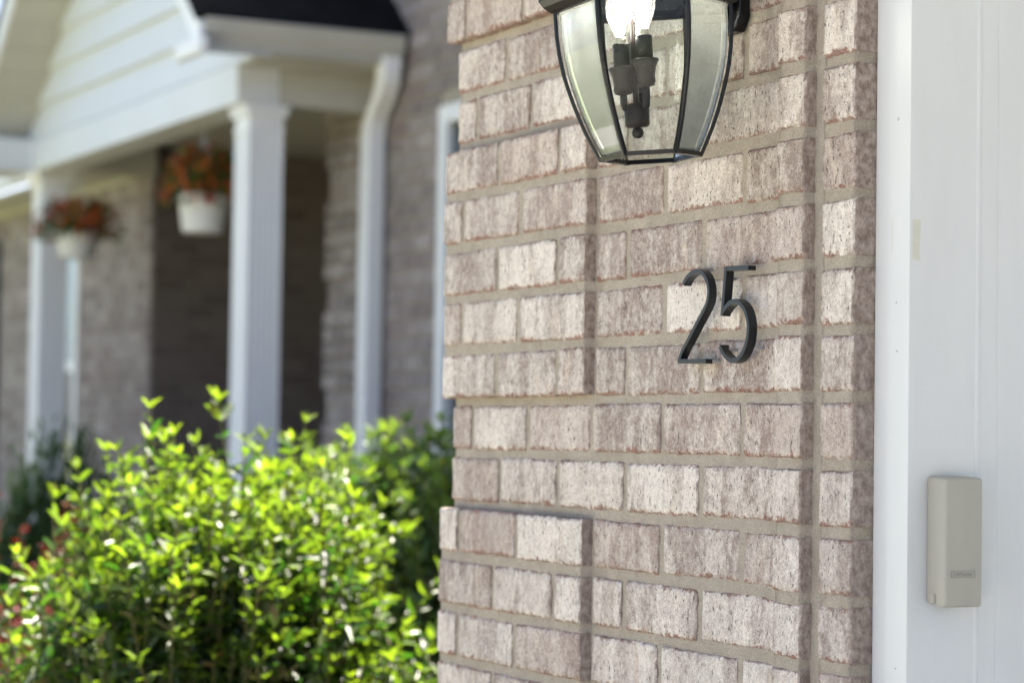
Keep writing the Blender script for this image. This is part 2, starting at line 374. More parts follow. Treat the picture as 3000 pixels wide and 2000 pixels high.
_bm_cache = {}
def brick_data(w, variant, d=.032, h=BH, seed0=0):
    """brick mesh: front face towards -y at y=0, centred in x and z, ragged arrises"""
    key = (round(w, 3), variant, round(d, 3))
    if key in _bm_cache: return _bm_cache[key]
    rng = random.Random(hash(key) & 0xffff)
    nx = max(6, int(w / .0062)); nz = 9
    off = Vector((rng.uniform(0, 50), rng.uniform(0, 50), rng.uniform(0, 50)))
    V = []; P = []; Ed = []
    def nz_(x, z, s, k): return mnoise.noise(Vector((x*s, k, z*s)) + off)
    us = [0, .012] + [.012 + (1-.024)*i/nx for i in range(1, nx)] + [.988, 1] if w > .15 else [0, .03] + [.03+.94*i/nx for i in range(1, nx)] + [.97, 1]
    vs_ = [0, .045] + [.045 + .91*j/nz for j in range(1, nz)] + [.955, 1]
    skew = rng.uniform(-.0012, .0012); tilt = rng.uniform(-.0010, .0010)
    grid = []
    for j, tv in enumerate(vs_):
        row = []
        for i, tu in enumerate(us):
            x = (tu-.5)*w; z = (tv-.5)*h
            ex = i in (0, len(us)-1); ez = j in (0, len(vs_)-1)
            y = nz_(x, z, 28, 0)*.0011 + nz_(x, z, 90, 3)*.0006 + tilt*(tu-.5) + skew*(tv-.5)
            xx, zz = x, z
            if ez: zz += nz_(x, z, 110, 7)*.0012 + nz_(x, z, 43, 8)*.0011 + nz_(x, z, 17, 9)*.0012; y += .0020 + abs(nz_(x, z, 110, 5))*.0030
            if ex: xx += nz_(x, z, 95, 11)*.0018 + nz_(x, z, 30, 12)*.0012; y += .0016 + abs(nz_(x, z, 150, 15))*.0018
            row.append(len(V)); V.append((xx, y, zz)); P.append((x, 0., z)); Ed.append((h/2 - z, z + h/2, w/2 - abs(x)))
        grid.append(row)
    F = []
    for j in range(len(vs_)-1):
        for i in range(len(us)-1): F.append((grid[j][i], grid[j][i+1], grid[j+1][i+1], grid[j+1][i]))
    loop = grid[0] + [r[-1] for r in grid[1:]] + grid[-1][-2::-1] + [r[0] for r in grid[-2:0:-1]]
    prev = loop
    for q, yy in enumerate((.007, d)):
        ring = []
        for idx in loop:
            vx = V[idx]; ring.append(len(V)); V.append((vx[0], yy, vx[2])); P.append((vx[0], yy, vx[2])); Ed.append(Ed[idx])
        n = len(loop)
        for k in range(n): F.append((prev[(k+1) % n], prev[k], ring[k], ring[(k+1) % n]))
        prev = ring
    _bm_cache[key] = (V, F, P, Ed); return _bm_cache[key]
def set_attrs(me, P, Ed):
    a = me.attributes.new('brick_pos', 'FLOAT_VECTOR', 'POINT'); a.data.foreach_set('vector', [c for p in P for c in p])
    a = me.attributes.new('brick_edge', 'FLOAT_VECTOR', 'POINT'); a.data.foreach_set('vector', [c for p in Ed for c in p])
_mesh_cache = {}
def brick_mesh(w, variant, d):
    k = (round(w, 3), variant, round(d, 3))
    if k not in _mesh_cache:
        V, F, P, Ed = brick_data(w, variant, d); me = bpy.data.meshes.new('brick'); me.from_pydata(V, [], F)
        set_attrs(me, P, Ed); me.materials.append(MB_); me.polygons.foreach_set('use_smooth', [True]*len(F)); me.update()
        me.set_sharp_from_angle(angle=math.radians(50)); _mesh_cache[k] = me
    return _mesh_cache[k]
far_v, far_f, far_p, far_e = [], [], [], []
def lay(x0, x1, z, y, d=.032, inframe=True):
    w = x1 - x0; cx = (x0+x1)/2 + random.uniform(-.0008, .0008); cz = z + BH/2 + random.uniform(-.0012, .0012); yy = y + random.uniform(-.0012, .0012)
    var = random.randrange(4)
    if inframe:
        o = bpy.data.objects.new('brick', brick_mesh(w, var, d))
        link(o, garage, Matrix.Translation((cx, yy, cz)) @ Matrix.Rotation(random.uniform(-.006, .006), 4, 'Y'))
    else:
        V, F, P, Ed = brick_data(w, var, d); b = len(far_v)
        far_v.extend((v[0]+cx, v[1]+yy, v[2]+cz) for v in V); far_f.extend(tuple(b+i for i in f) for f in F); far_p.extend(P); far_e.extend(Ed)
QX0, QX1, QP = -.953, -.4735, .0165       # projecting corner band
CX = -.942; J = .0134                      # flush corner, head joint width
AX0, AX1, AP = .0290, .0905, .015          # proud strip by the opening
BX0, BX1 = .1060, .1753                    # last strip before the reveal
def proud(r): return (r - 2) % 7 < 5
for r in range(-21, 17):
    z = -r * H; inf = -9 <= r <= 4
    even = (r % 2 == 0)
    # main face
    js = [X0 + n*L/2 for n in range(-12, 1) if (n % 2 == 0) == even]
    if proud(r):
        ed = [QX1 + .0085 if not even else QX1+.0085] + [x for x in js if x > QX1 + .06] + [AX0 + .012]
        for a, b in zip(ed[:-1], ed[1:]):
            lay(a + (J/2 if a != ed[0] else 0), b - (J/2 if b != ed[-1] else 0), z, 0, inframe=inf)
        qs = [QX0, -.757, -.557, QX1] if not even else [QX0, -.882, -.682, QX1]
        for i in range(3): lay(qs[i] + (J/2 if i else 0), qs[i+1] - (J/2 if i < 2 else 0), z, -QP, .045, inframe=inf)
    else:
        first = -.870 if even else -.770
        ed = [CX, first] + [x for x in js if x > first + .06] + [AX0 + .012]
        for a, b in zip(ed[:-1], ed[1:]):
            lay(a + (J/2 if a != ed[0] else 0), b - (J/2 if b != ed[-1] else 0), z, 0, inframe=inf)
    lay(AX0, AX1, z, -AP, .045, inframe=inf)
    lay(BX0, BX1, z, 0.001, .095, inframe=inf)
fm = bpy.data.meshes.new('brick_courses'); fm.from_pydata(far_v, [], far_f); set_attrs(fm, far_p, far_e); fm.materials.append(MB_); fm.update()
fo = bpy.data.objects.new('brick_courses', fm); link(fo, garage, Matrix.Identity(4)); fo['kind'] = 'stuff'
# mortar bed: recessed strips, wavy surface
def mortar(x0, x1, y, z0, z1, step=.009, ret=None):
    """joint surface facing the street; the edges return into the wall"""
    m = MB(); nx = max(2, int((x1-x0)/step)); nz = max(2, int((z1-z0)/.011)); ids = []
    for j in range(nz+1):
        row = []
        for i in range(nx+1):
            x = x0+(x1-x0)*i/nx; z = z0+(z1-z0)*j/nz
            yy = y + mnoise.noise(Vector((x*40, z*60, y)))*.0016 + mnoise.noise(Vector((x*110, z*110, 5)))*.0010
            row.append(len(m.v)); m.v.append((x, yy, z))
        ids.append(row)
    for j in range(nz):
        for i in range(nx): m.f.append((ids[j][i], ids[j][i+1], ids[j+1][i+1], ids[j+1][i]))
    for a, b in ((ids[0], -1), (ids[-1], 1)):
        r2 = []
        for k in a: v = m.v[k]; r2.append(len(m.v)); m.v.append((v[0], .06, v[2]))
        for i in range(nx): m.f.append((a[i+1], a[i], r2[i], r2[i+1]) if b < 0 else (a[i], a[i+1], r2[i+1], r2[i]))
    for i in (0, nx):
        col = [ids[j][i] for j in range(nz+1)]; r2 = []
        for k in col: v = m.v[k]; r2.append(len(m.v)); m.v.append((v[0], .06, v[2]))
        for j in range(nz): m.f.append((col[j], col[j+1], r2[j+1], r2[j]) if i == 0 else (col[j+1], col[j], r2[j], r2[j+1]))
    return m
ZB, ZT = -16*H - .003, 21*H + BH
mortar(CX + .003, .11, .0028, ZB, ZT).build('mortar', MM, garage, smooth=True)
mortar(AX0 + .002, AX1 - .0025, -AP + .0028, ZB, ZT).build('mortar', MM, garage, smooth=True)
mb = mortar(.094, BX1 - .003, .0036, ZB, ZT); mb.build('mortar', MM, garage, smooth=True)
fbox('mortar', MM, garage, .10, BX1 - .0020, .007, .094, ZB, ZT)
for r0 in (-19, -12, -5, 2, 9):            # one bed behind each projecting band
    mortar(QX0 + .0028, QX1 - .0018, -QP + .0030, -(r0+4)*H + .0015, -r0*H + BH - .0015).build('mortar', MM, garage, smooth=True)
# body of the garage behind the facing
g = MB(); g.box(CX + .006, .17, .062, .30, GROUND, 1.75); g.box(CX + .006, CX + .26, .30, 6.2, GROUND, 1.75)
g.box(3.05, 3.6, .0, .30, GROUND, 1.75); g.box(3.35, 3.6, .30, 6.2, GROUND, 1.75); g.box(.17, 3.05, .0, .30, .98, 1.75)
g.build('wall', MCB, garage)
shade_roof = MB(); shade_roof.prism([(CX-.35, -.58, 1.42), (CX-.35, -.58, 1.55), (CX-.35, 3.1, 3.6), (CX-.35, 6.6, 1.55), (CX-.35, 6.6, 1.42)], (5.2, 0, 0)); shade_roof.build('roof', M_ROOF, garage)  # unseen roof, added to keep the sun off the front
fbox('soffit', M_CREAM, garage, CX-.35, 4.25, -.585, .0, 1.395, 1.418)  # unseen overhang, widened to darken the top of the wall
fbox('eave_gutter', M_WHITE, garage, CX-.35, 4.25, -.70, -.587, 1.43, 1.55)
# white clad door casing and reveal
XR = .2495
def casing(name, pts, mat=M_CAS, z0=GROUND, z1=1.0, bevel=.0016):
    return MB().prism([(x, y, z0) for x, y in pts], (0, 0, z1 - z0)).build(name, mat, garage, bevel=bevel, segs=3)
casing('door_casing', [(.1762, .0318), (.2062, .0318), (.2062, .075), (.1762, .075)])
casing('door_casing', [(.2064, .0292), (XR, .0292), (XR, .1245), (XR+.0013, .1270), (XR+.0013, .1300), (XR+.0002, .1325), (XR+.0002, .1560), (XR-.0008, .1568), (XR-.0004, .1600), (XR-.0004, .2595), (.2064, .2595)], bevel=.0007)
for k in range(4): fbox('door_panel', M_WHITE, garage, .2515, 3.05, .26, .295, GROUND + .02 + k*.565, GROUND + .02 + k*.565 + .56, .004)
def disc(c, n, r, name, mat, parent, t=.0006):
    c = Vector(c); n = Vector(n).normalized(); m = MB(); m.tube([c - n*.001, c + n*t], r, 10); return m.build(name, mat, parent)
M_NAIL = mat_plain('nail_head', (.42, .42, .44), .4, .5, .1); M_NAILD = mat_plain('nail_hole', (.25, .24, .24), .7, .2, .1)
disc((.2245, .0292, .402), (0, -1, 0), .0022, 'nail_head', M_NAIL, garage)
disc((.2245, .0292, .402), (0, -1, 0), .0013, 'nail_head', M_CAS, garage, .0009)
for z, x in ((.185, .224), (.128, .226), (-.243, .2285)): disc((x, .0292, z), (0, -1, 0), .0010, 'nail_head', M_NAILD, garage, .0005)
tp = MB(); tp.poly([(XR+.0003, .0335, .282), (XR+.0003, .0445, .282), (XR+.0003, .0430, .244), (XR+.0003, .0445, .234), (XR+.0003, .0335, .234)][::1]); tp.build('tape_residue', M_TAPE, garage)
tp = MB(); tp.poly([(.2130, .0289, .283), (.2170, .0289, .283), (.2160, .0289, .246), (.2130, .0289, .244)]); tp.build('tape_residue', mat_plain('tape_residue_faint', (.60, .60, .55), .5, .3, .03), garage)

# ------------------------------------------------------------------ keypad on the reveal
kp = empty('garage_keypad', (XR, .08, -.17)); tag(kp, 'beige plastic wireless keypad with closed cover on the white door jamb', 'keypad')
def rounded_slab(name, mat, parent, x0, x1, y0, y1, z0, z1, bev, taper=0.):
    m = MB(); m.box(x0, x1, y0, y1, z0, z1)
    o = m.build(name, mat, parent, smooth=True, bevel=bev, segs=5); return o
rounded_slab('base', M_KEY, kp, XR+.0003, XR+.016, .0548, .1078, -.1665, -.0175, .005)
cov = MB(); cov.prism([(XR+.010, .0540, -.1545), (XR+.010, .0540, -.0172), (XR+.0365, .0560, -.0195), (XR+.0365, .0560, -.1690), (XR+.019, .0545, -.1690), (XR+.019, .0545, -.1548)], (0, .0545, 0))
cov.build('cover', M_KEY, kp, smooth=True, bevel=.0042, segs=5)
lx = XR + .0367
lg = MB()
for (y0, y1, z0, z1) in ((.0650, .0990, -.1345, -.1339), (.0650, .0990, -.1272, -.1266), (.0650, .0656, -.1345, -.1266), (.0984, .0990, -.1345, -.1266)): lg.box(lx-.0004, lx+.0002, y0, y1, z0, z1)
lg.build('logo_frame', M_KEYL, kp)
tx = bpy.data.curves.new('logo_text', 'FONT'); tx.body = 'LiftMaster'; tx.size = .0066; tx.align_x = 'CENTER'; tx.align_y = 'CENTER'; tx.extrude = .0001
to = bpy.data.objects.new('tmp', tx); COL.objects.link(to)
dg = bpy.context.evaluated_depsgraph_get(); tme = bpy.data.meshes.new_from_object(to.evaluated_get(dg)); bpy.data.objects.remove(to)
tme.name = 'lettering'; tme.materials.clear(); tme.materials.append(M_KEYL)
lo = bpy.data.objects.new('lettering', tme); link(lo, kp, Matrix(((0, 0, 1, lx), (1, 0, 0, .082), (0, 1, 0, -.1306), (0, 0, 0, 1))))

# ------------------------------------------------------------------ house digits
def cam_ray(px, py):
    d = _f + _r*((px-1500)/7083.27) - _u*((py-1000)/7083.27); return d
def on_y(px, py, y):
    d = cam_ray(px, py); t = (y - CAM_POS.y)/d.y; return CAM_POS + d*t
def smooth_path(pts, n=4):
    out = []
    for i in range(len(pts)-1):
        p0 = pts[max(i-1, 0)]; p1 = pts[i]; p2 = pts[i+1]; p3 = pts[min(i+2, len(pts)-1)]
        for k in range(n):
            t = k/n
            out.append(tuple(.5*((2*p1[c]) + (-p0[c]+p2[c])*t + (2*p0[c]-5*p1[c]+4*p2[c]-p3[c])*t*t + (-p0[c]+3*p1[c]-3*p2[c]+p3[c])*t**3) for c in (0, 1)))
    out.append(pts[-1]); return out
def stroke(m, pts, w, y0, y1, ext=0.):
    """flat ribbon of width w along a polyline in the xz plane, from y0 (front) to y1 (back)"""
    P = [Vector((a, b)) for a, b in pts]; n = len(P); b0 = len(m.v)
    P[0] = P[0] - (P[1]-P[0]).normalized()*ext; P[-1] = P[-1] + (P[-1]-P[-2]).normalized()*ext
    for i, q in enumerate(P):
        t = (P[min(i+1, n-1)] - P[max(i-1, 0)]).normalized(); nn = Vector((-t.y, t.x))*w/2
        for (s, y) in ((1, y0), (-1, y0), (-1, y1), (1, y1)): m.v.append((q.x+nn.x*s, y, q.y+nn.y*s))
    for i in range(n-1):
        a = b0+4*i; c = a+4
        for k in range(4): k2 = (k+1) % 4; m.f.append((a+k, c+k, c+k2, a+k2))
    m.f.append((b0, b0+1, b0+2, b0+3)); e = b0+4*(n-1); m.f.append((e+3, e+2, e+1, e))
YF, YB = -.0225, -.0108; SW = .0062
def zn(p, y=YF): q = on_y(1950+p[0]/4.238, 740+p[1]/4.238, y); return (q.x, q.z)
two_curve = [(214, 402), (228, 362), (262, 306), (312, 258), (368, 232), (420, 234), (458, 262), (492, 314), (515, 380), (526, 450), (526, 520), (514, 600), (490, 668), (452, 744), (408, 826), (340, 956), (270, 1090), (200, 1222), (152, 1352)]
two_base = [(148, 1347), (330, 1347), (500, 1345)]
def digit(name, label, strokes, pegs):
    allp = [zn(p) for s in strokes for p in s[0]]
    base = empty(name, ((min(p[0] for p in allp)+max(p[0] for p in allp))/2, YB, min(p[1] for p in allp))); tag(base, label, 'house number')
    m = MB()
    for i, (s, sm) in enumerate(strokes):
        pts = [zn(p) for p in s]
        if sm: pts = smooth_path(pts, 4)
        stroke(m, pts, SW, YF - .00025*i, YB + .00025*i)
    m.build('digit_body', M_NUM, base, bevel=.0007, segs=2)
    for (px, py) in pegs:
        q = on_y(1950+px/4.238, 740+py/4.238, 0); MB().tube([(q.x, YB-.002, q.z), (q.x, .006, q.z)], .0023, 10).build('mounting_peg', M_PEG, base, smooth=False)
digit('house_digit', 'slim black metal digit 2 standing off the brick wall on pegs', [(two_curve, True), (two_base, False)], [(690, 1352), (560, 215)])
five_top = [(1026, 186), (880, 192), (738, 198)]
five_stem = [(742, 176), (734, 300), (720, 480), (706, 640), (694, 786)]
five_bowl = [(694, 752), (740, 682), (790, 628), (840, 604), (890, 608), (940, 650), (982, 718), (1008, 800), (1022, 900), (1020, 1000), (1002, 1112), (966, 1216), (920, 1290), (868, 1332), (815, 1340), (766, 1312), (722, 1262), (690, 1204), (670, 1158)]
digit('house_digit', 'slim black metal digit 5 beside the white door casing end of the brick wall', [(five_top, False), (five_stem, False), (five_bowl, True)], [(895, 1205), (1222, 1190), (850, 330)])

# ------------------------------------------------------------------ wall lantern
ang = .064; ax = Vector((.9, -.44, 0)).normalized(); LQ = Quaternion(ax, ang)
LPOS = Vector((-.0855, -.130, .3765))
lan = empty('wall_lantern', LPOS, LQ); tag(lan, 'black wall lantern with clear tapered glass panes and lit candle bulbs', 'lantern')
prof = [(0., .0640), (.018, .0728), (.036, .0808), (.055, .0880), (.0735, .0941), (.092, .0996), (.110, .1042), (.135, .1084), (.160, .1106), (.190, .1112)]
def hexp(k, R, h): a = math.radians(60*k); return Vector((R*math.cos(a), R*math.sin(a), h))
for k in range(6):
    m = MB(); nr = len(prof); ins = .0105
    def pt(u, h, R, inward):
        a = hexp(k, R, h); b = hexp(k+1, R, h); p = a.lerp(b, u); n = Vector((math.cos(math.radians(60*k+30)), math.sin(math.radians(60*k+30)), 0)); return p - n*inward
    hs = [(prof[0][0]+.003, prof[0][1]+.0012)] + [(.0125, .0702)] + prof[1:-1] + [(.1800, .1110), (.190, .1112)]
    for side in (0, 1):
        b = len(m.v)
        for j, (h, R) in enumerate(hs):
            wdt = R; e = ins/wdt; edge_r = j in (0, len(hs)-1)
            for i, u in enumerate((.035, e+.03, 1-e-.03, .965)):
                edge = edge_r or i in (0, 3)
                inward = .0030 if side == 1 else (.0016 if edge else .0)
                m.v.append(tuple(pt(u, h, R-.001, inward)))
        for j in range(len(hs)-1):
            for i in range(3):
                q = (b+4*j+i, b+4*j+i+1, b+4*(j+1)+i+1, b+4*(j+1)+i); m.f.append(q if side == 0 else q[::-1])
    m.build('glass_pane', M_LGLASS if k in (5, 2) else M_LGLASSD, lan, local=True)
    # rib on the corner
    m = MB(); wd = .0036; b = 0; a = math.radians(60*k); rad = Vector((math.cos(a), math.sin(a), 0)); tan = Vector((-math.sin(a), math.cos(a), 0))
    for (h, R) in [(-.003, .0625)] + prof[1:]:
        c = Vector((0, 0, h)) + rad*R
        for (s, o) in ((-1, -.0022), (-.82, .0016), (-.25, .0030), (.25, .0030), (.82, .0016), (1, -.0022)): m.v.append(tuple(c + tan*wd*s + rad*o))
    for j in range(len(prof)-1):
        for i in range(6): i2 = (i+1) % 6; m.f.append((6*j+i, 6*j+i2, 6*j+6+i2, 6*j+6+i))
    m.f.append(tuple(range(6))[::-1]); m.build('rib', M_BLACK, lan, local=True)
    m = MB(); A = hexp(k, .0635, 0); B = hexp(k+1, .0635, 0); n = Vector((math.cos(a+math.radians(30)), math.sin(a+math.radians(30)), 0))
    for (e, h) in ((-.006, -.0025), (.002, -.0025), (.0032, .0026), (-.004, .0032)):
        m.v.append(tuple(A + n*e + Vector((0, 0, h)))); m.v.append(tuple(B + n*e + Vector((0, 0, h))))
    for i in range(4): i2 = (i+1) % 4; m.f.append((2*i, 2*i+1, 2*i2+1, 2*i2))
    m.f += [(0, 2, 4, 6), (7, 5, 3, 1)]; m.build('bottom_rail', M_BLACK, lan, local=True)
m = MB(); m.v = [tuple(hexp(k, .0600, .0004)) for k in range(6)] + [tuple(hexp(k, .0600, .003)) for k in range(6)]
m.f = [tuple(range(6))[::-1], tuple(range(6, 12))] + [(k, (k+1) % 6, 6+(k+1) % 6, 6+k) for k in range(6)]; m.build('bottom_glass', M_LGLASS, lan, local=True)
cp = MB(); cp.lathe((0, 0, 0), [(.1085, .1905), (.1145, .1890), (.1190, .1915), (.1270, .1975), (.1325, .2050), (.1335, .2140), (.1300, .2200), (.118, .226), (.105, .243), (.080, .266), (.052, .283), (.030, .296), (.022, .315)], 6, 0., cap=False); cp.build('cap', M_BLACK, lan, bevel=.0014, local=True)
MB().lathe((0, 0, 0), [(.1180, .2200), (.0, .2215)], 6, 0., cap=False).build('cap_ceiling', M_BLACK, lan, local=True)
MB().lathe((0, 0, 0), [(.020, .314), (.024, .322), (.014, .334), (.017, .344), (.010, .356), (.002, .362)], 16).build('finial', M_BLACK, lan, smooth=True, local=True)
# candle cluster hanging inside, a little off the axis
cl = Vector((-.0062, -.0131, 0))
MB().lathe(cl, [(.0012, .0245), (.0045, .0253), (.0070, .0280), (.0078, .0315), (.0068, .0355), (.0035, .0385)], 16).build('finial', M_BRONZE, lan, smooth=True, local=True)
MB().lathe(cl, [(.0030, .0380), (.0135, .0390), (.0158, .0415), (.0160, .0660), (.0125, .0680), (.004, .0690)], 24).build('cluster_body', M_BRONZE, lan, smooth=True, local=True)
MB().tube([cl + Vector((0, 0, .066)), cl + Vector((0, 0, .20))], .0042, 10).build('stem', M_BRONZE, lan, smooth=True, local=True)
rv = Vector((_r.x, _r.y, 0)).normalized(); fv = Vector((_f.x, _f.y, 0)).normalized()
for n_, (c2, hz) in enumerate(((rv*.0125 - fv*.017, .0905), (-rv*.0160 - fv*.004, .083), (rv*.006 + fv*.020, .088))):
    c = cl + c2
    MB().tube([cl + c2*.55 + Vector((0, 0, .062)), cl + c2*.95 + Vector((0, 0, .064)), c + Vector((0, 0, hz-.016)), c + Vector((0, 0, hz+.004))], .0046, 10).build('candle_arm', M_BRONZE, lan, smooth=True, local=True)
    MB().lathe(c, [(.004, hz-.004), (.0105, hz-.002), (.0125, hz+.003), (.0118, hz+.010), (.0140, hz+.022), (.0180, hz+.030), (.0172, hz+.0315), (.0115, hz+.029)], 20).build('candle_cup', M_BRONZE, lan, smooth=True, local=True)
    MB().lathe(c, [(.0108, hz+.028), (.0108, hz+.060), (.0098, hz+.0615)], 20).build('candle_sleeve', M_BLACK, lan, smooth=True, local=True)
    sl = MB().lathe(c, [(.0062, hz+.061), (.0072, hz+.062), (.0064, hz+.064), (.0072, hz+.066), (.0068, hz+.070)], 16).build('screw_base', M_SCREW, lan, smooth=True, local=True)
    MB().lathe(c, [(.0068, hz+.068), (.0080, hz+.074), (.0130, hz+.084), (.0168, hz+.096), (.0175, hz+.108), (.0160, hz+.122), (.0120, hz+.136), (.0060, hz+.150), (.0015, hz+.160)], 20).build('bulb', M_BULB, lan, smooth=True, local=True)
    fl = MB()
    for q in range(4):
        a = math.radians(45+90*q); fl.tube([c + Vector((.0030*math.cos(a), .0030*math.sin(a), hz+.074)), c + Vector((.0070*math.cos(a), .0070*math.sin(a), hz+.090)), c + Vector((.0070*math.cos(a), .0070*math.sin(a), hz+.118)), c + Vector((.002*math.cos(a), .002*math.sin(a), hz+.136))], .0017, 6)
    fl.build('filament', M_FIL, lan, local=True)
# wall plate and arm (flat on the wall, so undo the lantern's sag)
LM = WORLD[lan]; LI = LM.inverted()
def wall_local(m): m.v = [tuple(LI @ Vector(v)) for v in m.v]; return m
def plate(x, z0, z1, w, y0, y1, c):
    pts = [(x-w+c, z0), (x+w-c, z0), (x+w, z0+c*1.6), (x+w, z1-c*1.6), (x+w-c, z1), (x-w+c, z1), (x-w, z1-c*1.6), (x-w, z0+c*1.6)]
    return MB().prism([(a, y1, b) for a, b in pts], (0, y0-y1, 0))
PX = -.118
wall_local(plate(PX, .545, .80, .056, -.016, .002, .012)).build('wall_plate', M_BLACK, lan, bevel=.003, local=True)
wall_local(plate(PX, .566, .78, .040, -.026, -.0165, .010)).build('wall_plate', M_BLACK, lan, bevel=.004, local=True)
wall_local(MB().tube([(PX, -.022, .69), (PX, -.05, .735), (PX + .006, -.09, .765), (PX + .012, -.125, .745), (PX+.008, -.14, .705)], [.011, .010, .009, .009, .008], 12)).build('arm', M_BLACK, lan, smooth=True, local=True)


# ------------------------------------------------------------------ house with the porch
PF, YW = 2.30, 3.055
house = empty('brick_house', (-10.2, YW, GROUND)); tag(house, 'brick house front with white gabled porch and dark roof behind the shrubs', 'house')
AL, AR = -12.03, -9.045                     # entry alcove
w = MB()
WX0, WX1, WZ0, WZ1 = -7.70, -6.60, -.40, 1.555      # right window opening
LX0, LX1, LZ0, LZ1 = -14.72, -13.62, -.55, 1.42      # left window opening
YC = YW + .010
w.box(AR + .003, WX0, YC, YC+.25, GROUND, 3.4); w.box(WX0, WX1, YC, YC+.25, GROUND, WZ0); w.box(WX0, WX1, YC, YC+.25, WZ1, 3.4); w.box(WX1, CX+.006, YC, YC+.25, GROUND, 3.4); w.build('mortar', MM, house); w = MB()
w.box(-18, LX0, YC, YC+.25, GROUND, 1.80); w.box(LX0, LX1, YC, YC+.25, GROUND, LZ0); w.box(LX0, LX1, YC, YC+.25, LZ1, 1.80); w.box(LX1, AL-.003, YC, YC+.25, GROUND, 1.80)
w.build('mortar', MM, house)
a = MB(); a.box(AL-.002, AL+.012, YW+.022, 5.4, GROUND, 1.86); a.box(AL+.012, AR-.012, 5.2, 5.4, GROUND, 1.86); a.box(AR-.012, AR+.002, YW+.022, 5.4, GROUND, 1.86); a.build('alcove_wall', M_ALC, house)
MB().box(AL, AR, YC, 5.2, GROUND, GROUND+.22).box(-12.25, -8.3, 2.1, YW-.002, GROUND, GROUND+.22).build('porch_floor', M_DKFLOOR, house)
# front door deep inside the alcove
fd = fbox('door', M_SHUT, house, -11.0, -10.08, 5.16, 5.199, GROUND+.22, .98); fbox('handle', M_PEG, fd, -10.2, -10.17, 5.12, 5.159, -.12, .02)
# individual bricks of the house front
def far_mesh(wd):
    k = ('far', round(wd, 3))
    if k not in _mesh_cache:
        m = MB().box(-wd/2, wd/2, 0, .03, -BH/2, BH/2); me = bpy.data.meshes.new('brick'); me.from_pydata(m.v, [], m.f); me.materials.append(MFB); me.update(); _mesh_cache[k] = me
    return _mesh_cache[k]
rest = MB(); nfar = 0
def far_lay(x0, x1, z, y, single):
    global nfar
    if x1 - x0 < .03: return
    if single and nfar < 290:
        nfar += 1; o = bpy.data.objects.new('brick', far_mesh(x1-x0)); link(o, house, Matrix.Translation(((x0+x1)/2, y + random.uniform(-.002, .002), z+BH/2)))
    else: rest.box(x0, x1, y + random.uniform(-.002, .002), y+.03, z, z+BH)
def far_row(xa, xb, z, odd, y, holes, single):
    s0 = xa; xs = [xa]; x = xa + (L if odd else L*.46)
    while x < xb - .06: xs.append(x); x += L
    xs.append(xb)
    for p, q in zip(xs[:-1], xs[1:]):
        segs = [(p + (J/2 if p != xa else 0), q - (J/2 if q != xb else 0))]
        for (h0, h1, k0, k1) in holes:
            if z + BH > k0 and z < k1: segs = [t for sg in segs for t in ((sg[0], min(sg[1], h0)), (max(sg[0], h1), sg[1])) if t[1] > t[0]]
        for sg in segs: far_lay(sg[0], sg[1], z, y, single)
nr = int((3.36 - GROUND)/H)
for r in range(nr):
    z = GROUND + .006 + r*H
    vis = -.15 < z < 2.75
    prd = (r + 2) % 7 < 5
    if prd:
        far_row(AR - .014, AR + .462, z, r % 2, YW - .017, [], vis); far_row(AR + .473, -6.2, z, r % 2, YW, [(WX0, WX1, WZ0, WZ1)], False if not vis else True)
    else: far_row(AR, -6.2, z, r % 2, YW, [(WX0, WX1, WZ0, WZ1)], vis)
    far_row(-6.19, CX - .02, z, r % 2, YW, [(WX0, WX1, WZ0, WZ1)], False)
    if z < 1.60: far_row(-17.6, AL, z, r % 2, YW, [(LX0, LX1, LZ0, LZ1)], False)
rest.build('brick_courses', MFB, house, kind='stuff')
# windows
def window(x0, x1, z0, z1, mid, blinds):
    wi = empty('window', ((x0+x1)/2, YW, z0)); wi.parent = house; wi.matrix_basis = wmat(house).inverted() @ WORLD[wi]
    fw = .085
    m = MB(); y0, y1 = YW-.006, YW+.10
    m.box(x0, x0+fw, y0, y1, z0, z1); m.box(x1-fw, x1, y0, y1, z0, z1); m.box(x0+fw, x1-fw, y0+.001, y1, z1-fw, z1); m.box(x0+fw, x1-fw, y0+.001, y1, z0, z0+fw*.8)
    m.build('frame', M_WHITE, wi, bevel=.006)
    fbox('meeting_rail', M_WHITE, wi, x0+fw, x1-fw, YW+.010, YW+.06, mid-.035, mid+.035, .004)
    fbox('pane', M_PANE, wi, x0+fw, x1-fw, YW+.045, YW+.052, z0+fw*.8, mid-.035); 
    if not blinds: fbox('pane', M_PANE, wi, x0+fw, x1-fw, YW+.035, YW+.042, mid+.035, z1-fw)
    else:
        zz = mid + .06
        while zz < z1 - fw:
            MB().prism([(x0+fw, YW+.042, zz), (x0+fw, YW+.044, zz+.002), (x0+fw, YW+.062, zz+.034), (x0+fw, YW+.060, zz+.032)], (x1-x0-2*fw, 0, 0)).build('blind_slat', M_BLIND, wi); zz += .045
        fbox('pane', make_clear_glass('upper_sash_glass', (.92, .97, .97), 1.5, .4), wi, x0+fw, x1-fw, YW+.035, YW+.041, mid+.035, z1-fw)
        fbox('backing', M_BLIND, wi, x0+fw, x1-fw, YW+.064, YW+.068, mid, z1-fw)
window(WX0, WX1, WZ0, WZ1, .55, False)
window(LX0, LX1, LZ0, LZ1, .456, True)
for k in range(1): fbox('shutter', M_SHUT, house, -16.35, -15.72, YW-.05, YW-.002, -.6, 1.45, .004)
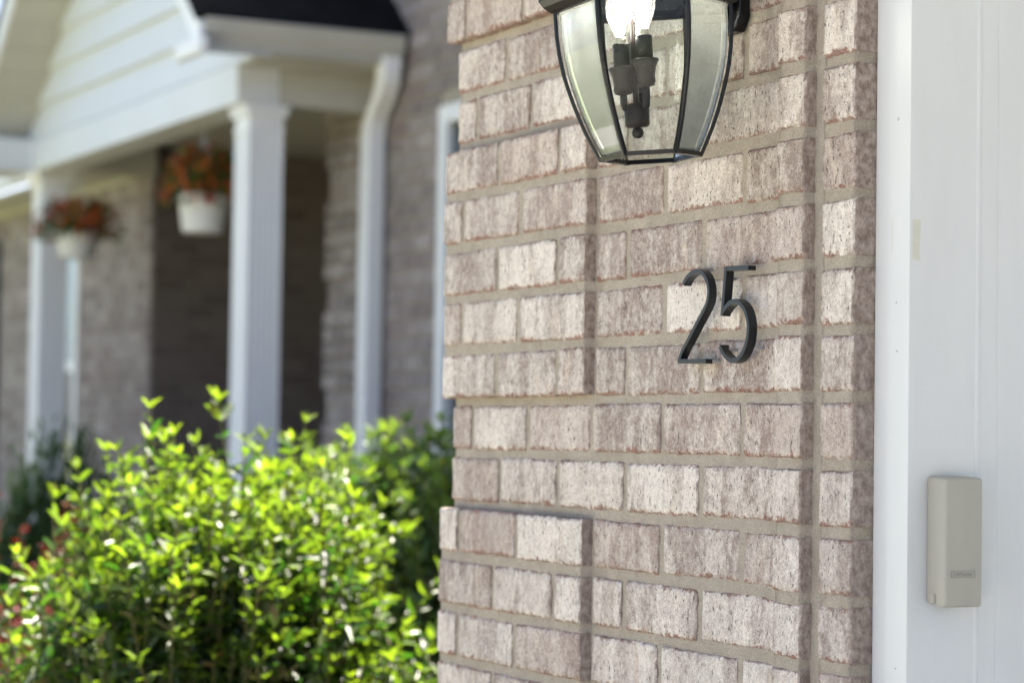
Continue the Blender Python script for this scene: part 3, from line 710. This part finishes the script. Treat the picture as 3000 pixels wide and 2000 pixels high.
# porch timber work
BZ0, BZ1 = 1.60, 1.792
fbox('porch_beam', M_SIDE, house, -12.10, -8.387, PF, PF+.22, BZ0, BZ1, .006)
fbox('porch_beam', M_CREAM, house, -8.56, -8.389, PF+.222, YW-.018, BZ0+.002, BZ1-.002, .006)
fbox('porch_beam', M_CREAM, house, -12.03, -11.86, PF+.222, YW-.018, BZ0+.002, BZ1-.002, .006)
fbox('frieze_board', M_CREAM, house, -17.5, AL-.002, YW-.020, YW-.002, 1.625, 1.79)
fbox('porch_ceiling', M_CREAM, house, -12.3, -8.57, PF+.224, 5.39, 1.80, 1.825)
XC = -10.18; SL = .87; Z_IN = 1.978 - .87*(-12.072 + 10.18)*-1   # soffit line height at gable centre
apex = 1.978 + SL*(XC + 12.072)
def soff(x): return apex - SL*abs(x - XC)
for k in range(10):                           # lap siding boards cut to the rake
    z0 = BZ1 + .006 + k*.2045; z1 = z0 + .2035
    if z0 > apex - .05: break
    def half(z): return max(.0, (apex - z)/SL)
    h0, h1 = half(z0), half(z1)
    m = MB(); ya, yb = PF + .008, PF + .040    # foot of the board stands proud of its head
    fr_ = [(XC-h0, ya, z0), (XC+h0, ya, z0), (XC+h1, yb, z1), (XC-h1, yb, z1)]; bk = [(x, PF+.05, z) for x, _, z in fr_]
    m.v = fr_ + bk; m.f = [(0, 1, 2, 3), (7, 6, 5, 4), (0, 4, 5, 1), (1, 5, 6, 2), (2, 6, 7, 3), (3, 7, 4, 0)]
    m.build('siding_board', M_SIDE, house)
YO = 1.985                                    # front of the overhang
roofm = MB(); EX = XC + (apex - 1.760)/SL
for sgn in (-1, 1):
    e = XC + sgn*2.135
    # roof deck
    t0 = soff(e) + .155; ta = apex + .155
    m = MB(); m.prism([(XC, YO-.02, ta), (e, YO-.02, t0), (e, YO-.02, t0+.035), (XC, YO-.02, ta+.035)], (0, YW+.9-YO, 0)); m.build('roof', M_ROOF, house)
    # rake fascia and soffit
    m = MB(); m.prism([(XC, YO, apex), (e, YO, soff(e)), (e, YO, soff(e)+.150), (XC, YO, apex+.150)], (0, .022, 0)); m.build('rake_board', M_WHITE, house)
    m = MB(); n = 14                           # soffit strips run out from the gable wall
    for i in range(n):
        x0 = XC + sgn*(2.135*i/n + .004); x1 = XC + sgn*(2.135*(i+1)/n - .004)
        m.prism([(x0, YO+.023, soff(x0)+.003), (x1, YO+.023, soff(x1)+.003), (x1, YO+.023, soff(x1)+.018), (x0, YO+.023, soff(x0)+.018)], (0, PF+.05-YO-.023, 0))
    m.build('rake_soffit', M_CREAM, house)
fbox('cornice_return', M_WHITE, house, -8.30, -7.93, YO-.035, YO+.012, 1.752, 1.832, .012)
fbox('cornice_return', M_SIDE, house, -12.55, -12.06, YO-.03, PF+.02, 1.60, 1.80, .008)
fbox('eave_soffit', M_CREAM, house, -8.386, -8.165, PF, YW-.018, 1.775, 1.793)
fbox('eave_soffit', M_CREAM, house, -8.162, -8.06, YO+.04, YW-.018, 1.795, 1.81)
# K-style gutter along the porch eave
gp = [(-8.155, 1.815), (-8.075, 1.815), (-8.060, 1.850), (-8.040, 1.875), (-8.033, 1.915), (-8.020, 1.925), (-8.030, 1.935), (-8.05, 1.928), (-8.07, 1.83), (-8.15, 1.83), (-8.15, 1.93), (-8.158, 1.93)]
gm = MB(); gm.prism([(x, YO+.03, z) for x, z in gp], (0, YW-.03-YO-.03, 0)); gm.build('gutter', M_CREAM, house)
gm = MB(); gm.poly([(x, YO+.029, z) for x, z in [(-8.155, 1.815), (-8.075, 1.815), (-8.060, 1.850), (-8.040, 1.875), (-8.033, 1.915), (-8.03, 1.93), (-8.155, 1.93)]]); gm.build('gutter_end', M_WHITE, house)
ds = MB()
def rect_tube(m, path, a, b):
    pts = [Vector(p) for p in path]; base = len(m.v); n = len(pts)
    for i, p in enumerate(pts):
        for (dx, dy) in ((-a, -b), (-a*.4, -b*1.08), (a*.4, -b*1.08), (a, -b), (a, b), (-a, b)): m.v.append((p.x+dx, p.y+dy, p.z))
    for i in range(n-1):
        for k in range(6): k2 = (k+1) % 6; m.f.append((base+6*i+k, base+6*i+k2, base+6*i+6+k2, base+6*i+6+k))
    m.f.append(tuple(base+k for k in range(6))); m.f.append(tuple(base+6*(n-1)+k for k in range(6))[::-1])
dpath = [(-8.10, 2.965, 1.83), (-8.10, 2.965, 1.76), (-8.125, 2.97, 1.70), (-8.19, 2.98, 1.64), (-8.28, 2.99, 1.585), (-8.335, 2.995, 1.54), (-8.35, 2.995, 1.47), (-8.35, 2.995, .5), (-8.35, 2.995, GROUND+.1)]
rect_tube(ds, dpath, .058, .044); ds.build('downspout', M_WHITE, house, smooth=False, bevel=.008)
# main eave to the left of the porch
fbox('eave_gutter', M_WHITE, house, -18, -12.30, 2.60, 2.70, 1.69, 1.80, .012)
fbox('eave_soffit', M_CREAM, house, -18, -12.30, 2.702, YW-.021, 1.655, 1.675)
m = MB(); m.prism([(-18, 2.58, 1.80), (-18, 2.58, 1.83), (-18, 6., 3.75), (-18, 6., 3.70)], (5.9, 0, 0)); m.build('roof', M_ROOF2, house)
m = MB(); m.prism([(-12.2, 2.62, 3.40), (-12.2, 2.62, 3.46), (-12.2, 6., 5.1), (-12.2, 6., 5.0)], (11.0, 0, 0)); m.build('roof', M_ROOF, house)  # unseen upper roof; eave height set to place the shadow edge on the shrubs
fbox('wall', MCB, house, -12.2, AR, YC, YC+.25, 1.87, 3.4)
# fluted square columns
def column(xc, yc, label):
    c = empty('column', (xc, yc, GROUND+.22)); c.parent = house; c.matrix_basis = wmat(house).inverted() @ WORLD[c]; a, b = .100, .088
    zb, zt = GROUND+.22, BZ0
    m = MB(); pts = []
    def side(p, q, n=5):
        p = Vector(p); q = Vector(q); d = (q-p).normalized(); nn = Vector((-d.y, d.x)); Ls = (q-p).length; out = [p]
        g = Ls*.82/n; s = Ls*.09
        for i in range(n):
            s0 = s + g*i + g*.18; s1 = s + g*i + g*.82
            out += [p+d*s0, p+d*(s0+.003)+nn*.009, p+d*(s1-.003)+nn*.009, p+d*s1]
        return out
    cs = [(xc-a, yc-b), (xc+a, yc-b), (xc+a, yc+b), (xc-a, yc+b)]
    for i in range(4): pts += side(cs[i], cs[(i+1) % 4])
    m.prism([(p.x, p.y, zb+.16) for p in pts], (0, 0, zt-.13-zb-.16)); m.build('shaft', M_WHITE, c)
    k = MB()
    for (e, z0, z1) in ((.006, zt-.130, zt-.105), (-.001, zt-.105, zt-.060), (.016, zt-.060, zt-.035), (.024, zt-.035, zt-.003)): k.box(xc-a-e, xc+a+e, yc-b-e, yc+b+e, z0, z1)
    k.build('capital', M_WHITE, c, bevel=.004)
    k = MB().box(xc-a-.028, xc+a+.028, yc-b-.028, yc+b+.028, zb, zb+.10).box(xc-a-.012, xc+a+.012, yc-b-.012, yc+b+.012, zb+.10, zb+.16); k.build('base', M_WHITE, c, bevel=.004)
column(-8.478, PF+.062+.088, ''); column(-12.17, PF+.062+.088, '')

# ------------------------------------------------------------------ foliage
def leaf_shape(kind=0):
    xs = [0, .22, .5, .78, 1.]; ws = [0.04, .34, .42, .26, 0.]; z = [0, .03, .03, -.02, -.13]
    if kind == 1: ws = [.04, .27, .36, .28, 0.]; z = [0, .05, .07, .04, -.05]
    if kind == 2: ws = [.04, .30, .33, .18, 0.]; z = [0, 0., -.05, -.14, -.27]
    V = []; F = []
    for i in range(5): V.append((xs[i], 0, z[i] - (.07 if 0 < i < 4 else 0)))
    for s in (1, -1):
        for i in range(4): V.append((xs[i], s*ws[i]*.5*.92, z[i] + .05))
    for i in range(3): F.append((i, i+1, 5+i+1, 5+i)); F.append((i+1, i, 9+i, 9+i+1))
    F.append((3, 4, 8)); F.append((4, 3, 12)); return V, F
LS = [leaf_shape(k) for k in range(3)]
def leaf_matrix(pos, d, up, size, roll=0.):
    x = d.normalized(); z = (up - x*up.dot(x))
    if z.length < .05: z = Vector((1, 0, 0)).cross(x)
    z.normalize(); y = z.cross(x)
    m = Matrix(((x.x, y.x, z.x, pos.x), (x.y, y.y, z.y, pos.y), (x.z, y.z, z.z, pos.z), (0, 0, 0, 1)))
    return m @ Matrix.Rotation(roll, 4, 'X') @ Matrix.Diagonal((size, size, size, 1))
def finish_leaves(leaves, mat, root, single, part='foliage', lname='leaf', shapes=LS, classes=4):
    """leaves: (matrix, young, shape, score); the best-seen ones become objects, the rest one mesh"""
    leaves.sort(key=lambda q: -q[3])
    cache = {}
    for (mx, yg, sh, sc_) in leaves[:single]:
        kk = (sh, min(classes-1, int(yg*classes)))
        if kk not in cache:
            me = bpy.data.meshes.new(lname); me.from_pydata(shapes[sh][0], [], shapes[sh][1]); at = me.attributes.new('young', 'FLOAT', 'POINT')
            at.data.foreach_set('value', [(kk[1]+.5)/classes]*len(shapes[sh][0])); me.materials.append(mat); me.polygons.foreach_set('use_smooth', [True]*len(me.polygons)); me.update(); cache[kk] = me
        link(bpy.data.objects.new(lname, cache[kk]), root, mx)
    V = []; F = []; A = []
    for (mx, yg, sh, sc_) in leaves[single:]:
        b = len(V); sv, sf = shapes[sh]
        V.extend(tuple(mx @ Vector(v)) for v in sv); F.extend(tuple(b+i for i in f) for f in sf); A.extend([yg]*len(sv))
    if not V: return
    me = bpy.data.meshes.new(part); me.from_pydata(V, [], F); at = me.attributes.new('young', 'FLOAT', 'POINT'); at.data.foreach_set('value', A)
    me.materials.append(mat); me.polygons.foreach_set('use_smooth', [True]*len(F)); me.update()
    o = bpy.data.objects.new(part, me); link(o, root, Matrix.Identity(4)); o['kind'] = 'stuff'
def shrub(name, label, base, rad, top, nst, mat, seed, single, leafsz=(.034, .060), spikes=(), yb=0., dens=1., sk=.8):
    rng = random.Random(seed); base = Vector(base); root = empty(name, base); tag(root, label, 'shrub')
    stems = MB(); leaves = []; tocam = (CAM_POS - base); tocam.z = 0; tocam.normalize()
    hgt = top - base.z
    def grow(p0, dirv, length, r0, first, wig, tipyoung, nl):
        n = max(4, int(length/.05)); p = p0.copy(); d = dirv.normalized(); pts = [p.copy()]; step = length/n
        for i in range(n):
            d = (d + Vector((rng.gauss(0, wig), rng.gauss(0, wig), rng.gauss(.03, wig)))).normalized(); p = p + d*step; pts.append(p.copy())
        stems.tube(pts, [r0*(1-.75*i/n) for i in range(n+1)], 5, caps=False)
        node = 0; acc = 0.; total = 0.
        spc = nl
        for i in range(n):
            seg = pts[i+1]-pts[i]; sl_ = seg.length
            while acc < sl_:
                q = pts[i] + seg*(acc/sl_); tt = (total+acc)/length
                if tt > first:
                    side = seg.normalized().cross(Vector((0, 0, 1)));
                    if side.length < .1: side = Vector((1, 0, 0))
                    side.normalize(); fw_ = side.cross(seg.normalized())
                    a0 = node*math.pi/2 + rng.uniform(-.4, .4)
                    for s in (0, math.pi):
                        if rng.random() < .10: continue
                        rdir = side*math.cos(a0+s) + fw_*math.sin(a0+s)
                        ld = (rdir*rng.uniform(.7, 1.) + seg.normalized()*rng.uniform(.3, .9) + Vector((0, 0, rng.uniform(-.35, .25)))).normalized()
                        sz = rng.uniform(*leafsz)*(1. if tt < .8 else 1.-.45*(tt-.8)/.2)
                        yg = min(1., max(0., yb + (tt-.70)*1.9*tipyoung + rng.gauss(0, .16)))
                        upv = Vector((rng.gauss(0, .45), rng.gauss(0, .45), 1.))
                        c = q - base; score = c.dot(tocam)/rad[0] + (c.z/hgt)*.5 + rng.uniform(0, .3)
                        leaves.append((leaf_matrix(q, ld, upv, sz, rng.gauss(0, .3)), yg, rng.randrange(3), score))
                    node += 1
                acc += spc*rng.uniform(.8, 1.2)
            acc -= sl_; total += sl_
        # tip tuft
        for k in range(4):
            a = k*math.pi/2 + rng.uniform(-.4, .4); ld = (d*rng.uniform(.7, 1.8) + Vector((math.cos(a), math.sin(a), rng.uniform(-.2, .3)))*.8).normalized(); c = pts[-1]-base
            leaves.append((leaf_matrix(pts[-1], ld, Vector((rng.gauss(0, .4), rng.gauss(0, .4), 1)), rng.uniform(*leafsz)*rng.uniform(.5, .9), rng.gauss(0, .4)), min(1., rng.uniform(.35, 1.0)*tipyoung + yb), rng.randrange(3), c.dot(tocam)/rad[0] + c.z/hgt*.5 + .2))
        return pts
    for i in range(nst):
        az = rng.uniform(0, 2*math.pi); rr = math.sqrt(rng.random()); u = rr*1.0
        tgt = base + Vector((rad[0]*math.cos(az)*u*_ax[0].x + rad[1]*math.sin(az)*u*_ax[1].x, rad[0]*math.cos(az)*u*_ax[0].y + rad[1]*math.sin(az)*u*_ax[1].y, 0))
        tgt.z = base.z + hgt*(math.sqrt(max(0.05, 1-sk*u*u)))*rng.uniform(.78, 1.03)
        b0 = base + (tgt-base)*rng.uniform(.05, .2); b0.z = base.z
        bdir = tgt-b0; P = grow(b0, bdir + Vector((0, 0, .12)), bdir.length, .0055, .42, .05, 1., .034/dens)
        for k in range(3):
            q = P[int(len(P)*rng.uniform(.45, .85))]; a = rng.uniform(0, 6.28)
            grow(q, Vector((math.cos(a), math.sin(a), rng.uniform(.3, 1.1))), rng.uniform(.10, .22), .003, .15, .08, .75, .032/dens)
    for (tx_, l0) in spikes:                    # long young shoots standing above the crown
        tx_ = Vector(tx_); b0 = Vector((tx_.x + rng.uniform(-.05, .05), tx_.y + rng.uniform(-.05, .05), tx_.z - l0)); grow(b0, tx_-b0, l0, .0045, .1, .02, 1.2, .040)
    stems.build('stem', M_STEM, root, smooth=True)
    finish_leaves(leaves, mat, root, single); return len(leaves)
def at(px, py, depth): return CAM_POS + cam_ray(px, py)*depth
_ax = (rv, fv)                                  # shrub ellipses are laid across and along the view of the bed
def dpt(x, y, d): return at(x/.784, y/.784, d)
bc = dpt(485, 1300, 5.2); bc.z = GROUND
spk = [(dpt(x, y, dd - 1.0), l*.8) for x, y, dd, l in ((497, 915, 6.3, .30), (357, 935, 6.3, .28), (390, 1000, 6.2, .25), (700, 965, 6.4, .30), (668, 1010, 6.3, .22), (800, 1010, 6.3, .3), (188, 1070, 6.2, .34), (120, 1145, 6.2, .30), (560, 1015, 6.2, .2), (440, 1010, 6.2, .2), (265, 1030, 6.2, .26), (40, 1270, 6.0, .26), (30, 1390, 5.9, .3), (20, 1480, 5.9, .3), (600, 1040, 6.5, .2), (745, 1075, 6.2, .2), (840, 1090, 6.3, .2), (330, 1060, 6.1, .2))]
n1 = shrub('leafy_shrub', 'large sunlit shrub with glossy yellow green leaves beside the brick corner', bc, (.44, .48), dpt(455, 1015, 5.2).z, 440, M_LEAF1, 3, 300, (.030, .064), spk, .02, 1.3, .5)
bc2 = dpt(960, 1300, 6.6); bc2.z = GROUND
spk2 = [(dpt(x, y, 6.5), l) for x, y, l in ((1010, 965, .3), (900, 1000, .25), (985, 1010, .25), (850, 1010, .25), (945, 1030, .2))]
n2 = shrub('leafy_shrub', 'darker shaded shrub tucked close behind the brick garage corner', bc2, (.50, .45), dpt(960, 985, 6.6).z, 380, M_LEAF2, 5, 120, (.034, .066), spk2, .05, 1.1, .3)
print('leaves', n1, n2)

def blades(name, label, cat, base, items, mat, trunk_h):
    root = empty(name, base); tag(root, label, cat)
    MB().tube([base, (base.x, base.y, base.z+trunk_h*.5), (base.x+.02, base.y, base.z+trunk_h)], [.03, .02, .006], 7).build('trunk', M_STEM, root)
    V = []; F = []; A = []
    for (p, d, ln, wd, yg) in items:
        d = d.normalized(); s = d.cross(Vector((0, 0, 1)));
        if s.length < .05: s = Vector((1, 0, 0))
        s.normalize(); nrm = s.cross(d); b = len(V)
        V += [tuple(p), tuple(p + d*ln*.5 + s*wd), tuple(p + d*ln*.5 - s*wd), tuple(p + d*ln), tuple(p + d*ln*.5 + nrm*wd)]; F += [(b, b+1, b+4), (b, b+4, b+2), (b+1, b+3, b+4), (b+4, b+3, b+2)]; A += [yg]*5
    me = bpy.data.meshes.new('crown'); me.from_pydata(V, [], F); at_ = me.attributes.new('young', 'FLOAT', 'POINT'); at_.data.foreach_set('value', A); me.materials.append(mat); me.update()
    o = bpy.data.objects.new('crown', me); link(o, root, Matrix.Identity(4)); o['kind'] = 'stuff'; return root
rng = random.Random(21)
cb = dpt(135, 1300, 9.6); cb.z = GROUND; ctop = dpt(140, 965, 9.6).z; items = []
for k in range(340):                            # upright feathery plumes
    a = rng.uniform(0, 6.28); r = .33*math.sqrt(rng.random()); f_ = 1 - .42*(r/.33)**2
    tip = Vector((cb.x + r*1.1*math.cos(a), cb.y + r*1.1*math.sin(a), cb.z + (ctop-cb.z)*f_*rng.uniform(.75, 1.05))); bs = Vector((cb.x + r*.7*math.cos(a), cb.y + r*.7*math.sin(a), max(cb.z+.05, tip.z-.7)))
    for q in range(34):
        t_ = rng.random(); p = bs.lerp(tip, t_); aa = rng.uniform(0, 6.28)
        items.append((p, Vector((math.cos(aa)*.55, math.sin(aa)*.55, 1.)), rng.uniform(.05, .11)*(1.1-.5*t_), .0058, t_*.7))
blades('conifer_shrub', 'dark feathery upright conifer in front of the far porch column', 'conifer', cb, items, M_CONI, ctop-cb.z-.2)
# red barberry
rb = dpt(20, 1400, 6.6); rb.z = GROUND; rtop = dpt(30, 1125, 6.6).z
root = empty('barberry_shrub', rb); tag(root, 'low red leaved barberry shrub at the left edge behind the green shrub', 'shrub'); st = MB(); lv = []
for k in range(130):
    a = rng.uniform(0, 6.28); r = .52*math.sqrt(rng.random()); tip = Vector((rb.x + r*math.cos(a), rb.y + r*math.sin(a), rb.z + (rtop-rb.z)*(1-.4*(r/.52)**2)*rng.uniform(.75, 1.08)))
    b0 = Vector((rb.x + r*.2*math.cos(a), rb.y + r*.2*math.sin(a), rb.z)); midp = b0.lerp(tip, .5) + Vector((0, 0, .06)); pts = [b0, midp, tip]; st.tube(pts, [.004, .003, .0015], 4, caps=False)
    for q in range(40):
        t_ = rng.uniform(.25, 1.); p = b0.lerp(midp, t_*2) if t_ < .5 else midp.lerp(tip, t_*2-1); aa = rng.uniform(0, 6.28)
        lv.append((leaf_matrix(p, Vector((math.cos(aa), math.sin(aa), rng.uniform(-.1, .7))), Vector((rng.gauss(0, .4), rng.gauss(0, .4), 1)), rng.uniform(.016, .032)), t_*.8, rng.randrange(3), rng.random()))
st.build('stem', M_STEM, root); finish_leaves(lv, M_BARB, root, 0)

# ------------------------------------------------------------------ hanging baskets
def petal_shape():
    V = [(0, 0, 0)]; F = []
    for k in range(5):
        a = 2*math.pi*k/5; b = len(V)
        V += [(.30*math.cos(a-.45), .30*math.sin(a-.45), .10), (.5*math.cos(a-.28), .5*math.sin(a-.28), .12), (.54*math.cos(a+.28), .54*math.sin(a+.28), .14), (.30*math.cos(a+.45), .30*math.sin(a+.45), .10)]; F.append((0, b, b+1, b+2, b+3))
    V.append((0, 0, -.25)); F.append((0, 1, len(V)-1)); return V, F
PS = [petal_shape()]
def basket(pc, R, h, label, fr, fh, seed, squash=1.):
    """pc: centre of the pot's rim"""
    rng = random.Random(seed); base = Vector((pc.x, pc.y, pc.z-h)); root = empty('hanging_basket', base); tag(root, label, 'flower basket', 'hanging flower baskets under the porch')
    MB().lathe(base, [(R*.72, 0), (R*.76, .004), (R*.94, h*.84), (R*1.03, h*.86), (R*1.04, h), (R*.98, h), (R*.92, h*.88), (R*.2, h*.86)], 28).build('pot', M_POT, root, smooth=False)
    MB().lathe(base, [(R*.95, h*.885), (R*.5, h*.93), (.002, h*.95)], 20, cap=False).build('soil', M_SOIL, root)
    wr = MB(); hook = Vector((pc.x, pc.y, 1.602))
    for k in range(3):
        a = 2*math.pi*k/3 + .6; wr.tube([(pc.x + R*math.cos(a), pc.y + R*math.sin(a), pc.z-.01), (pc.x, pc.y, hook.z-.08)], .0036, 5)
    wr.tube([hook - Vector((0, 0, .085)), hook], .003, 5); wr.build('hanger', M_WIRE, root)
    lv = []; fl = ([], [])
    for i in range(620):
        a = rng.uniform(0, 6.28); t_ = rng.random()**.6; el = rng.uniform(-.35, 1.45); q = Vector((pc.x + fr*t_*math.cos(a)*math.cos(max(0, el)*.75), pc.y + fr*t_*math.sin(a)*math.cos(max(0, el)*.75), pc.z + .01 + fh*t_*math.sin(el)))
        od = (q - pc).normalized(); lv.append((leaf_matrix(q, od + Vector((rng.gauss(0, .5), rng.gauss(0, .5), rng.gauss(0, .5))), Vector((rng.gauss(0, .4), rng.gauss(0, .4), 1)), rng.uniform(.034, .066)), rng.random(), rng.randrange(3), rng.random()))
    for i in range(190):
        a = rng.uniform(0, 6.28); el = rng.uniform(-.3, 1.5); t_ = rng.uniform(.8, 1.12)
        q = Vector((pc.x + fr*t_*math.cos(a)*math.cos(max(0, el)*.8), pc.y + fr*t_*math.sin(a)*math.cos(max(0, el)*.8), pc.z + .02 + fh*t_*math.sin(el))); od = (q-pc).normalized()
        zax = (od + Vector((rng.gauss(0, .35), rng.gauss(0, .35), rng.gauss(0, .35)))).normalized(); xa = zax.orthogonal().normalized()
        mm = leaf_matrix(q, xa, zax, rng.uniform(.036, .056)); fl[0 if rng.random() < .5 else 1].append((mm, rng.random(), 0, rng.random()))
    st = MB()
    for i in range(24):
        a = rng.uniform(0, 6.28); st.tube([(pc.x, pc.y, pc.z-.02), (pc.x + fr*.8*math.cos(a), pc.y + fr*.8*math.sin(a), pc.z + fh*rng.uniform(.1, .8))], .0018, 4, caps=False)
    st.build('stem', M_STEM, root); finish_leaves(lv, M_BLEAF, root, 0); finish_leaves(fl[0], M_FLO, root, 200, lname='flower', shapes=PS); finish_leaves(fl[1], M_FLR, root, 200, lname='flower', shapes=PS)
def pot_at(xl, xr, y, Y):
    l = on_y(xl, y, Y); c = on_y((xl+xr)/2, y, Y); dep = (c - CAM_POS).dot(_f); return c, (xr-xl)/2*dep/7083.27
pc1, R1 = pot_at(519, 672, 574, PF+.115); basket(pc1, R1, .190, 'white pot of orange flowers hanging beside the nearer porch column', .205, .205, 4)
pc2, R2 = pot_at(172, 281, 683, PF+.115); basket(pc2, R2*1.2, .150, 'white pot of drooping red and orange flowers hanging beside the farther column', .25, .165, 9)

# ------------------------------------------------------------------ lift everything so the ground is at zero
for o in list(SC.objects):
    if o.parent is None: o.location.z -= GROUND
